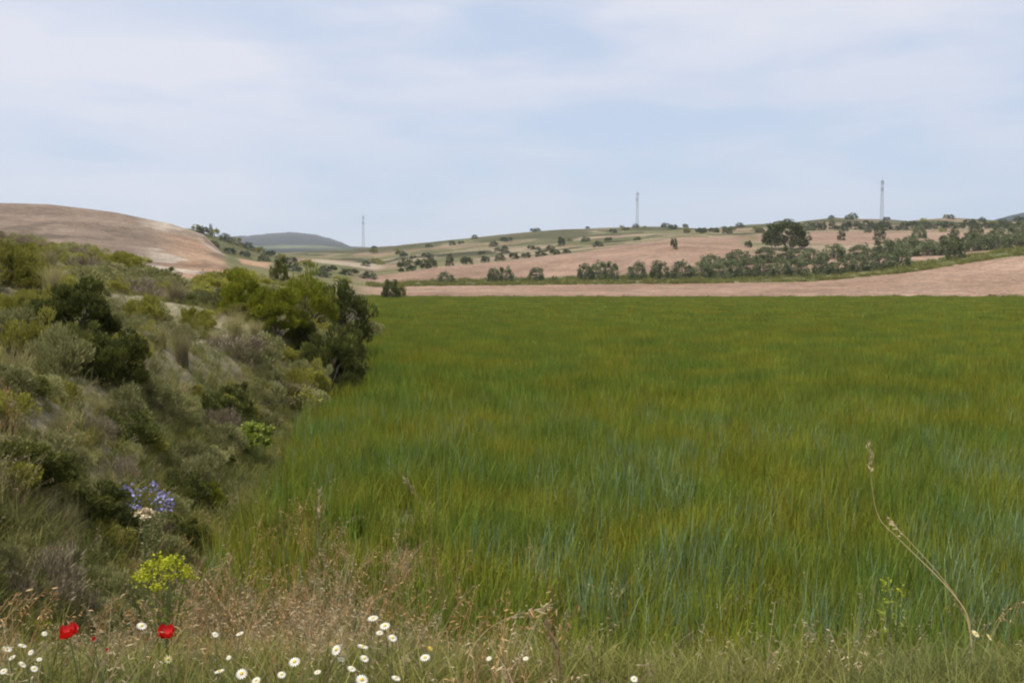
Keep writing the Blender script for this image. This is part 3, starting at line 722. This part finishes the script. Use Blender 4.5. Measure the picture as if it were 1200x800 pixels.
while u < 1215:
    D = 318 + g.uniform(-6, 8)
    tree('olive', i % 4, u, D, g.uniform(24, 32), g.uniform(15, 21), 'grey green olive tree, %s from the left in the grove back row' % ORD[i], 'olive trees of the dense grove'); u += g.uniform(18, 28); i += 1
tree('oak', 0, 919, 330, 60, 36, 'big dark round oak tree standing above the olive grove')
tree('dark', 0, 1118, 252, 20, 24, 'dark small tree on the ploughed slope right of the grove')
tree('dark', 1, 789, 340, 9, 15, 'thin lone tree on the pink slope above the grove')
tree('dark', 2, 876, 345, 9, 9, 'small bush-like tree left of the big oak')
for u, D, a, b, lb in ((984, 450, 10, 12, 'leftmost of the small trees on the pink terrace right of the oak'), (1029, 450, 14, 17, 'rounder small tree on the pink terrace below the tall mast'),
                       (1075, 450, 18, 20, 'grey tree on the pink terrace right of the tall mast'), (1116, 430, 12, 14, 'small tree at the right end of the pink terrace'), (1142, 380, 20, 24, 'bushy tree behind the right end of the grove'),
                       (1165, 370, 22, 22, 'broad bushy tree near the right edge behind the grove'), (1188, 360, 26, 26, 'grey green tree at the right edge behind the grove')):
    tree('dark' if b < 18 else 'olive', 0, u, D, a, b, lb, 'scattered trees on the terraces')
row = [(477, 24, 14), (495, 20, 13), (506, 14, 11), (527, 10, 14), (547, 17, 10), (569, 11, 9), (586, 13, 9), (602, 12, 9), (616, 12, 8), (634, 16, 8), (650, 14, 7), (664, 10, 6)]
for i, (u, a, b) in enumerate(row):
    D = float(np.interp(u, [440, 500, 600, 680], [335, 352, 392, 408]))
    tree('dark', i % 3, u, D, a, b, 'dark tree, %s from the left along the upper edge of the pink slope' % ORD[i], 'trees along the upper edge of the pink slope')
tree('dark', 0, 505, 480, 9, 9, 'small lone tree on the scrubby slope left of centre', None)
tree('dark', 1, 802, 880, 8, 5, 'small dark tree on the skyline right of the middle mast', None)
tree('dark', 2, 658, 560, 9, 12, 'dark bush on the terraces below the middle mast', None)
# far shrubs sprinkled over the hillside
g = np.random.default_rng(15)
for i in range(95):
    u = g.uniform(425, 1215); D = g.uniform(440, 900) if u < 900 else g.uniform(560, 900)
    s = g.uniform(4, 9) * (600 / D) ** .3
    tree(g.choice(['dark', 'green', 'olive'], p=[.6, .2, .2]), int(g.integers(0, 2)), u, D, s * 1.5, s * .8, '%s scrub tree on the far hillside %s' % (('tiny' if s * 1.5 < 8 else 'small'), 'below the faint mast' if u < 480 else 'left of the middle mast' if u < 690 else 'around the middle mast' if u < 820 else 'behind the big oak' if u < 980 else 'around the tallest mast' if u < 1090 else 'near the right edge'), 'scrub trees dotted over the far hillside')
u = 945; i = 0
while u < 1215:
    tree('dark', i % 3, u, 640 + g.uniform(-20, 20), g.uniform(9, 18), g.uniform(6, 11), 'dark tree, %s from the left in the line below the right skyline' % ORD[i], 'tree line below the right skyline'); u += g.uniform(6, 13); i += 1
for k, (u, D, a, b) in enumerate([(232, 470, 14, 10), (240, 470, 18, 11), (252, 440, 13, 7), (253, 480, 13, 9), (265, 470, 16, 9), (270, 430, 15, 8), (278, 470, 15, 9), (288, 430, 14, 8), (292, 470, 15, 8), (305, 470, 14, 8), (310, 420, 15, 8), (318, 470, 14, 8), (330, 470, 14, 7), (340, 380, 20, 10), (345, 300, 22, 10), (360, 360, 20, 9), (375, 260, 26, 9), (385, 330, 24, 9), (400, 240, 24, 8), (410, 320, 24, 9), (432, 300, 20, 9)]):
    tree('dark' if k % 3 else 'green', k % 2, u, D, a, b, ('scrub tree, %s from the left on the spur right of the brown hill' % ORD[k]) if k < 13 else ('low scrub tree, %s from the left on the flat below the spur' % ORD[k - 13]), 'scrub right of the brown hill')

fl = {}
for o in COL.objects:
    if o.get('group') == 'scrub trees dotted over the far hillside': fl.setdefault(o['label'], []).append((o.location.x / o.location.y, o))
for lb, L_ in fl.items():
    L_.sort(key=lambda t: t[0])
    for j, (q, o) in enumerate(L_): o['label'] = lb + (', %s from left' % ORD[j] if len(L_) > 1 else '')
# ------------------------------------------------------------------ lattice masts
def mast(u, D, hm, wb, label, zoff=0):
    steel = M.setdefault('steel', plain('galvanised steel', (.13, .14, .15), .6, (.2, .21, .22), 2))
    x, y, z = at(u, D); root = empty('radio_mast', (x, y, z))
    tag(root, label, 'mast', 'lattice masts on the skyline')
    wt = wb * .55
    def cor(k, t):
        w_ = (wb + (wt - wb) * t) / 2; return np.array([(-1, 1, 1, -1)[k] * w_, (-1, -1, 1, 1)[k] * w_, t * hm])
    for k in range(4):
        v = tube([cor(k, 0), cor(k, .5), cor(k, 1)], .075, .06, 4); obj('leg', mesh_np('leg', v[0], v[1], steel), root)
    n = 14; br = []
    for s in range(n):
        for k in range(4):
            a, b = cor(k, s / n), cor((k + 1) % 4, (s + 1) / n); br.append(tube([a, (a + b) / 2, b], .035, .035, 3))
            a, b = cor((k + 1) % 4, s / n), cor(k, (s + 1) / n); br.append(tube([a, (a + b) / 2, b], .035, .035, 3))
    v = join(br); o = obj('bracing', mesh_np('bracing', v[0], v[1], steel), root)
    v = tube([(0, 0, hm * .98), (0, 0, hm * 1.04), (0, 0, hm * 1.09)], .08, .04, 5); obj('spike', mesh_np('spike', v[0], v[1], steel), root)
    for k in range(6):
        a = k * 1.047; r = wt / 2 + .45; t = .95 - .16 * (k % 2)
        p = tube([(math.cos(a) * r, math.sin(a) * r, hm * t - 1.3), (math.cos(a) * r, math.sin(a) * r, hm * t), (math.cos(a) * r, math.sin(a) * r, hm * t + 1.3)], .17, .17, 4)
        obj('antenna', mesh_np('antenna', p[0], p[1], steel), root)
    return root
mast(1031, 760, 32, 2.0, 'tallest lattice mast, on the skyline right of the oak')
mast(746, 880, 29.5, 2.0, 'lattice mast on the middle of the green skyline')
mast(426.5, 1150, 40, 2.4, 'faint lattice mast at the right foot of the blue mountain')
mast(248.5, 560, 11.5, 1.1, 'short mast on the bushy spur right of the brown hill')

# ------------------------------------------------------------------ flowers and stems in front
def ray(u, v, D):     # point at depth D seen at pixel (u,v) (small pitch neglected in x)
    pt = math.atan((400 - HOR) / FPX); a, b = (u - 600) / FPX, -(v - 400) / FPX
    k = D / (math.cos(pt) + b * math.sin(pt))
    return (a * k, D, CAM_Z + k * (-math.sin(pt) + b * math.cos(pt)))
RED = plain('poppy petals', (.62, .012, .008), .45, (.48, .008, .006), 20, trans=.35)
BLK = plain('poppy centre', (.02, .02, .015), .6)
WHT = plain('daisy petals', (.78, .76, .68), .5, (.68, .66, .56), 30, trans=.2)
YEL = plain('flower centre', (.60, .42, .03), .6, (.45, .30, .02), 60)
STM = plain('flower stem', (.10, .15, .04), .6, (.16, .18, .07), 30)
VIO = plain('violet petals', (.24, .20, .62), .5, (.34, .30, .70), 30, trans=.25)
CRM = plain('cream petals', (.72, .66, .38), .5, (.62, .56, .3), 30, trans=.2)
def stem_to(root, p, r=.0025, bend=.04):
    x, y, z = p; g0 = H(x, y); a = random.uniform(0, 6.28)
    bx, by = bend * math.cos(a), bend * math.sin(a)
    v = tube([(bx * 1.5, by * 1.5, g0 - z - .02), (bx, by, (g0 - z) * .55), (0, 0, 0)], r * 1.3, r * .8, 5)
    return obj('stem', mesh_np('stem', v[0], v[1], STM), root)
def petal_mesh(L, W, cup, seg=5, ruff=.0, seed=0):
    g = np.random.default_rng(seed); V = []; F = []
    for i in range(seg + 1):
        t = i / seg; w_ = W * .5 * math.sin(math.pi * min(.12 + t * .75, 1)) ** .8
        for j in range(5):
            s = (j - 2) / 2
            V.append((L * t * math.cos(cup * t) , w_ * s, L * t * math.sin(cup * t) + .18 * L * abs(s) ** 2 * t + ruff * g.uniform(-1, 1) * t))
    for i in range(seg):
        for j in range(4): F.append((i * 5 + j, i * 5 + j + 1, (i + 1) * 5 + j + 1, (i + 1) * 5 + j))
    return np.array(V), np.array(F)
def ball(r, sz=1.0, nu=8, nv=5):
    V = []; F = []
    for i in range(nv + 1):
        th = math.pi * i / nv
        for j in range(nu): V.append((r * math.sin(th) * math.cos(6.283 * j / nu), r * math.sin(th) * math.sin(6.283 * j / nu), r * sz * math.cos(th)))
    for i in range(nv):
        for j in range(nu): F.append((i * nu + j, i * nu + (j + 1) % nu, (i + 1) * nu + (j + 1) % nu, (i + 1) * nu + j))
    return np.array(V), np.array(F)
def poppy(u, v, D, size, label, tilt=(0.35, 0, 0)):
    p = ray(u, v, D); root = empty('poppy', p); tag(root, label, 'poppy', 'red poppies by the verge')
    stem_to(root, p)
    hd = obj('flower_head', mesh_np('flower_head', *ball(size * .09, 1.2), BLK), root); hd.rotation_euler = tilt; hd.location = (0, 0, .01)
    for k in range(4):
        V, F = petal_mesh(size * .62, size * 1.0, .75 if k % 2 else .95, ruff=size * .05, seed=k)
        o = obj('petal', mesh_np('petal', V, F, RED, smooth=True), hd); o.rotation_euler = (0, 0, k * math.pi / 2 + .3)
poppy(82, 748, 3.15, .058, 'larger red poppy near the bottom left corner', (.2, -.25, 0))
poppy(194, 748, 3.2, .053, 'red poppy right of the white daisy, second along', (.22, .2, 0))
poppy(110, 752, 3.3, .014, 'tiny half-open red poppy right of the larger one', (.9, .3, 0))
poppy(126, 765, 3.2, .011, 'tiny pinkish red poppy bud low beside the half-open one', (.9, .3, 0))
def daisy(u, v, D, size, label, tilt, mat=WHT, petals=14, name='daisy', cat='daisy', group='white daisies of the verge'):
    p = ray(u, v, D); root = empty(name, p); tag(root, label, cat, group)
    stem_to(root, p, .0016); size *= .74; tilt = (tilt[0] + random.uniform(-.15, .3), tilt[1] + random.uniform(-.35, .35), random.uniform(-.5, .5))
    Vs, Fs, o_ = [], [], 0
    for k in range(petals):
        V, F = petal_mesh(size * .5, size * .17, -.12, 3); a = 6.283 * k / petals; c, s = math.cos(a), math.sin(a)
        V = np.stack([V[:, 0] * c - V[:, 1] * s, V[:, 0] * s + V[:, 1] * c, V[:, 2]], 1); Vs.append(V); Fs.append(F + o_); o_ += len(V)
    pe = obj('petals', mesh_np('petals', np.concatenate(Vs), np.concatenate(Fs), mat, smooth=True), root)
    ce = obj('disc', mesh_np('disc', *ball(size * .17, .6), YEL), root)
    for q in (pe, ce): q.rotation_euler = tilt
    ce.location = Vector((0, 0, size * .03))
DAI = [(166, 733, 3.3, .046, (.35, 0, 0), 'white daisy between the two poppies'),
       (252, 743, 3.2, .03, (.05, .2, 0), 'small flat daisy right of the second poppy, left of a like one'),
       (281, 742, 3.2, .034, (.05, -.1, 0), 'small flat daisy seen edge-on, further right of the poppies'),
       (283, 789, 2.85, .046, (.75, 0, 0), 'white daisy at the bottom edge facing out'),
       (257, 786, 2.9, .038, (.1, .1, 0), 'flat white daisy at the bottom, left of the one facing out'),
       (345, 775, 2.9, .046, (.6, .2, 0), 'white daisy with yellow centre in the lower middle of the group'),
       (394, 761, 3.0, .046, (.75, .1, 0), 'brightest white daisy, facing out'),
       (437, 724, 3.3, .048, (.15, -.1, 0), 'uppermost cream white daisy of the group'),
       (451, 733, 3.2, .046, (.25, 0, 0), 'daisy just below the uppermost one'),
       (460, 747, 3.15, .040, (.2, .35, 0), 'tilted daisy below the two topmost'),
       (425, 757, 3.1, .044, (.05, 0, 0), 'cream daisy right of the brightest one'),
       (427, 771, 3.0, .038, (.3, .3, 0), 'small tilted daisy below the cream one'),
       (424, 796, 2.8, .048, (.35, 0, 0), 'daisy cut by the bottom edge below the group'),
       (498, 770, 3.0, .042, (.15, 0, 0), 'daisy with a yellow bud behind it, right of the group'),
       (464, 794, 2.85, .036, (.1, .1, 0), 'daisy at the bottom edge right of the group'),
       (743, 795, 2.9, .030, (.4, 0, 0), 'lone white daisy at the bottom edge in the middle of the photo'),
       (26, 756, 3.1, .036, (.1, .3, 0), 'small white flower at the lower left edge, above its neighbours'),
       (8, 760, 3.1, .04, (.2, .1, 0), 'white flower touching the left edge'),
       (26, 778, 3.0, .034, (.4, .2, 0), 'small white flower below the one at the left edge'),
       (40, 783, 2.95, .032, (.5, .1, 0), 'lowest of the small white flowers near the left corner'),
       (52, 742, 3.2, .026, (.3, .2, 0), 'tiny white flower left of the larger poppy'),
       (400, 772, 3.0, .028, (.4, .1, 0), 'tiny white daisy under the brightest one'),
       (616, 771, 3.1, .026, (.4, 0, 0), 'tiny pale flower right of the daisy group')]
DAI += [(u_, v_, D_f, s_f, (.4, 0, 0), l_f) for u_, v_, D_f, s_f, l_f in (
    (14, 770, 3.0, .03, 'small white flower between the two at the left edge'), (36, 764, 3.05, .026, 'tiny white flower right of the upper ones at the left edge'),
    (46, 772, 3.0, .024, 'tiny white flower at the right side of the left edge cluster'), (4, 786, 2.9, .03, 'small white flower in the very corner of the verge'),
    (330, 790, 2.85, .034, 'daisy near the bottom below the yellow centred one'), (300, 797, 2.8, .036, 'daisy half cut by the bottom edge right of the outward facing one'),
    (412, 783, 2.9, .034, 'daisy low in the group above the cut one'), (372, 787, 2.9, .028, 'tiny daisy left of the low group'),
    (573, 771, 3.0, .024, 'tiny pale daisy alone right of the yellow bud'), (445, 741, 3.2, .034, 'small daisy tucked between the three topmost'),
    (268, 770, 3.0, .022, 'tiny daisy above the flat one at the bottom'))]
for u, v, D, s, t, lb in DAI: daisy(u, v, D, s, lb, t)
daisy(1143, 742, 3.6, .044, 'cream yellow flower at the foot of the long dry stalk', (.3, .2, 0), CRM, 10, 'yellow_flower', 'flower', 'yellow flowers')
daisy(1159, 746, 3.6, .036, 'smaller cream yellow flower right of the dry stalk', (.3, .4, 0), CRM, 10, 'yellow_flower', 'flower', 'yellow flowers')
daisy(197, 772, 3.1, .036, 'pale yellow flower below the second poppy', (.8, .1, 0), CRM, 10, 'yellow_flower', 'flower', 'yellow flowers')
daisy(504, 759, 3.05, .026, 'orange yellow bud above a daisy', (.5, .1, 0), YEL, 8, 'yellow_flower', 'flower', 'yellow flowers')
# umbel-like yellow green plant
def flower_bush(name, u, v, D, r, hgt_, fm, n, label, cat, leafm, stemn=14, flw=.016):
    for _k in range(60):
        x, y, z_ = ray(u, v, D); g0 = H(x, y)
        if z_ - g0 >= .42: break
        D *= .985
    root = empty(name, (x, y, g0)); tag(root, label, cat)
    g = np.random.default_rng(int(u)); zt = ray(u, v, D)[2] - g0
    st = []; heads = []
    for k in range(stemn):
        a = g.uniform(0, 6.28); q = r * math.sqrt(g.uniform(0, 1)); tip = np.array([math.cos(a) * q, math.sin(a) * q, zt + hgt_ * (.5 - (q / r) ** 2)])
        st.append(tube([(tip[0] * .1, tip[1] * .1, 0), tip * [.5, .5, .6], tip], .003, .0015, 4)); heads.append(tip)
    v_ = join(st); obj('stem', mesh_np('stem', v_[0], v_[1], STM), root)
    for tip in heads:
        q_ = max(4, n // len(heads)); Pp = tip + g.normal(0, 1, (q_, 3)) * [r * .13, r * .13, hgt_ * .12]
        v_ = leaves(Pp, g.normal(0, 1, (q_, 3)) * [1, 1, .4] + [0, 0, .3], flw, flw * .7, g)
        obj('bloom', mesh_np('bloom', v_[0], v_[1], fm, tint=v_[2]), root)
    m = 260; t = g.uniform(.1, .85, m)[:, None]; Pl = np.array(heads)[g.integers(0, len(heads), m)] * t
    v_ = leaves(Pl, g.normal(0, 1, (m, 3)) * [1, 1, .5] + [0, 0, .6], .05, .009, g)
    obj('foliage', mesh_np('foliage', v_[0], v_[1], leafm, tint=v_[2]), root)
    return root
YG = leaf_mat('yellow green blooms', (.24, .27, .02), (.46, .46, .03), 20, .5, .25, .8, randv=.05)
VI = leaf_mat('violet blooms', (.20, .18, .42), (.42, .40, .68), 20, .5, .25, .8, randv=.05)
flower_bush('spurge', 192, 668, 4.6, .13, .10, YG, 1300, 'round yellow green flowering plant above the second poppy', 'plant', M['lime'], 24, .014)
flower_bush('violet_flowers', 174, 583, 8.6, .19, .20, VI, 130, 'clump of violet blue flowers on the lower bank', 'flower', M['sage'], 16, .034)
flower_bush('violet_flowers', 146, 578, 8.9, .10, .16, VI, 32, 'smaller violet flowers left of the violet clump', 'flower', M['sage'], 8, .036)
flower_bush('flowering_weed', 1046, 690, 5.6, .10, .12, YG, 90, 'faint yellow green flowering weed left of the dry stalk', 'plant', M['lime'], 10, .016)
flower_bush('flowering_weed', 300, 508, 15.2, .26, .22, M['lime'], 1300, 'lime green leafy plant at the edge of the wheat', 'plant', M['lime'], 14, .06)
flower_bush('flowering_weed', 355, 462, 19.0, .32, .3, YG, 150, 'yellow flowering weed at the foot of the dark clump', 'plant', M['lime'], 14, .03)
# cream flower head by the violet flowers
CR = leaf_mat('cream blooms', (.50, .40, .24), (.72, .62, .42), 20, .6, .2, .8, randv=.05)
flower_bush('cream_flower', 168, 602, 8.1, .075, .05, CR, 260, 'pale cream flower head below the violet flowers', 'flower', M['sage'], 8, .03)
# long dry stalk, bent towards the left
DRY = plain('dry stalk', (.30, .23, .10), .8, (.17, .12, .05), 14)
def stalk(pts, r0, r1, label, name='dry_stalk', blades_=0):
    P3 = [ray(*q) for q in pts]; bx, by, bz = P3[0]; g0 = H(bx, by); root = empty(name, (bx, by, g0)); tag(root, label, 'stalk', 'dry stalks')
    P3 = [(bx, by, g0 - .02)] + P3; P3 = [np.array(p) - [bx, by, g0] for p in P3]
    sp_ = []
    for i in range(len(P3) - 1):
        a_, b_, c_, d_ = P3[max(i - 1, 0)], P3[i], P3[i + 1], P3[min(i + 2, len(P3) - 1)]
        for t in (0, .25, .5, .75): sp_.append(.5 * (2 * b_ + (c_ - a_) * t + (2 * a_ - 5 * b_ + 4 * c_ - d_) * t * t + (3 * b_ - a_ - 3 * c_ + d_) * t ** 3))
    sp_.append(P3[-1]); v = tube(sp_, r0, r1, 5); obj('stem', mesh_np('stem', v[0], v[1], DRY, smooth=True), root)
    tip = P3[-1]; dr = P3[-1] - P3[-2]; dr /= np.linalg.norm(dr); g = np.random.default_rng(int(pts[0][0])); m = 40
    Pp = tip - dr * g.uniform(0, .18, m)[:, None] + g.normal(0, .006, (m, 3))
    v = leaves(Pp, dr + g.normal(0, .25, (m, 3)), .035, .008, g); obj('seed_head', mesh_np('seed_head', v[0], v[1], M['straw'], tint=v[2]), root)
stalk([(1138, 765, 4.6), (1134, 722, 4.65), (1112, 690, 4.8), (1085, 662, 5.0), (1050, 628, 5.3), (1030, 606, 5.5), (1022, 570, 5.6), (1018, 515, 5.7)], .004, .0014, 'long bent dry stalk leaning left over the wheat on the right')
stalk([(1140, 770, 4.5), (1130, 716, 4.7), (1100, 672, 4.9), (1062, 630, 5.2), (1040, 606, 5.4)], .003, .0012, 'shorter dry stalk lying along the long bent one')
stalk([(655, 770, 3.8), (646, 745, 3.8), (640, 728, 3.8)], .006, .006, 'short pale broken straw in the middle of the verge')
stalk([(545, 790, 3.8), (558, 752, 3.9), (590, 726, 4.0), (640, 712, 4.1)], .003, .0015, 'leaning straw left of the short pale one')
stalk([(385, 700, 5.6), (372, 620, 5.6), (374, 575, 5.6)], .004, .0015, 'tall pinkish dry grass stem at the left corner of the wheat')
stalk([(505, 612, 7.8), (492, 585, 7.8), (470, 556, 7.8)], .004, .0015, 'arching dry stem over the left part of the wheat')

# ------------------------------------------------------------------ haze
def haze_box():
    me = bpy.data.meshes.new('haze')
    a, b0, b1 = 6900, -3.0, 330.0
    V = [(-a, -a, b0), (a, -a, b0), (a, a, b0), (-a, a, b0), (-a, -a, b1), (a, -a, b1), (a, a, b1), (-a, a, b1)]
    F = [(0, 3, 2, 1), (4, 5, 6, 7), (0, 1, 5, 4), (1, 2, 6, 5), (2, 3, 7, 6), (3, 0, 4, 7)]
    me.from_pydata(V, [], F); m = bpy.data.materials.new('haze'); m.use_nodes = True; n = m.node_tree.nodes; n.clear()
    o = N(n, 'ShaderNodeOutputMaterial'); v = N(n, 'ShaderNodeVolumePrincipled')
    v.inputs['Color'].default_value = (.86, .93, 1.0, 1); v.inputs['Density'].default_value = .00011; v.inputs['Anisotropy'].default_value = .2
    m.node_tree.links.new(v.outputs[0], o.inputs['Volume']); me.materials.append(m)
    tag(obj('haze', me), 'thin blue haze over the distant hills', kind='stuff')
haze_box()
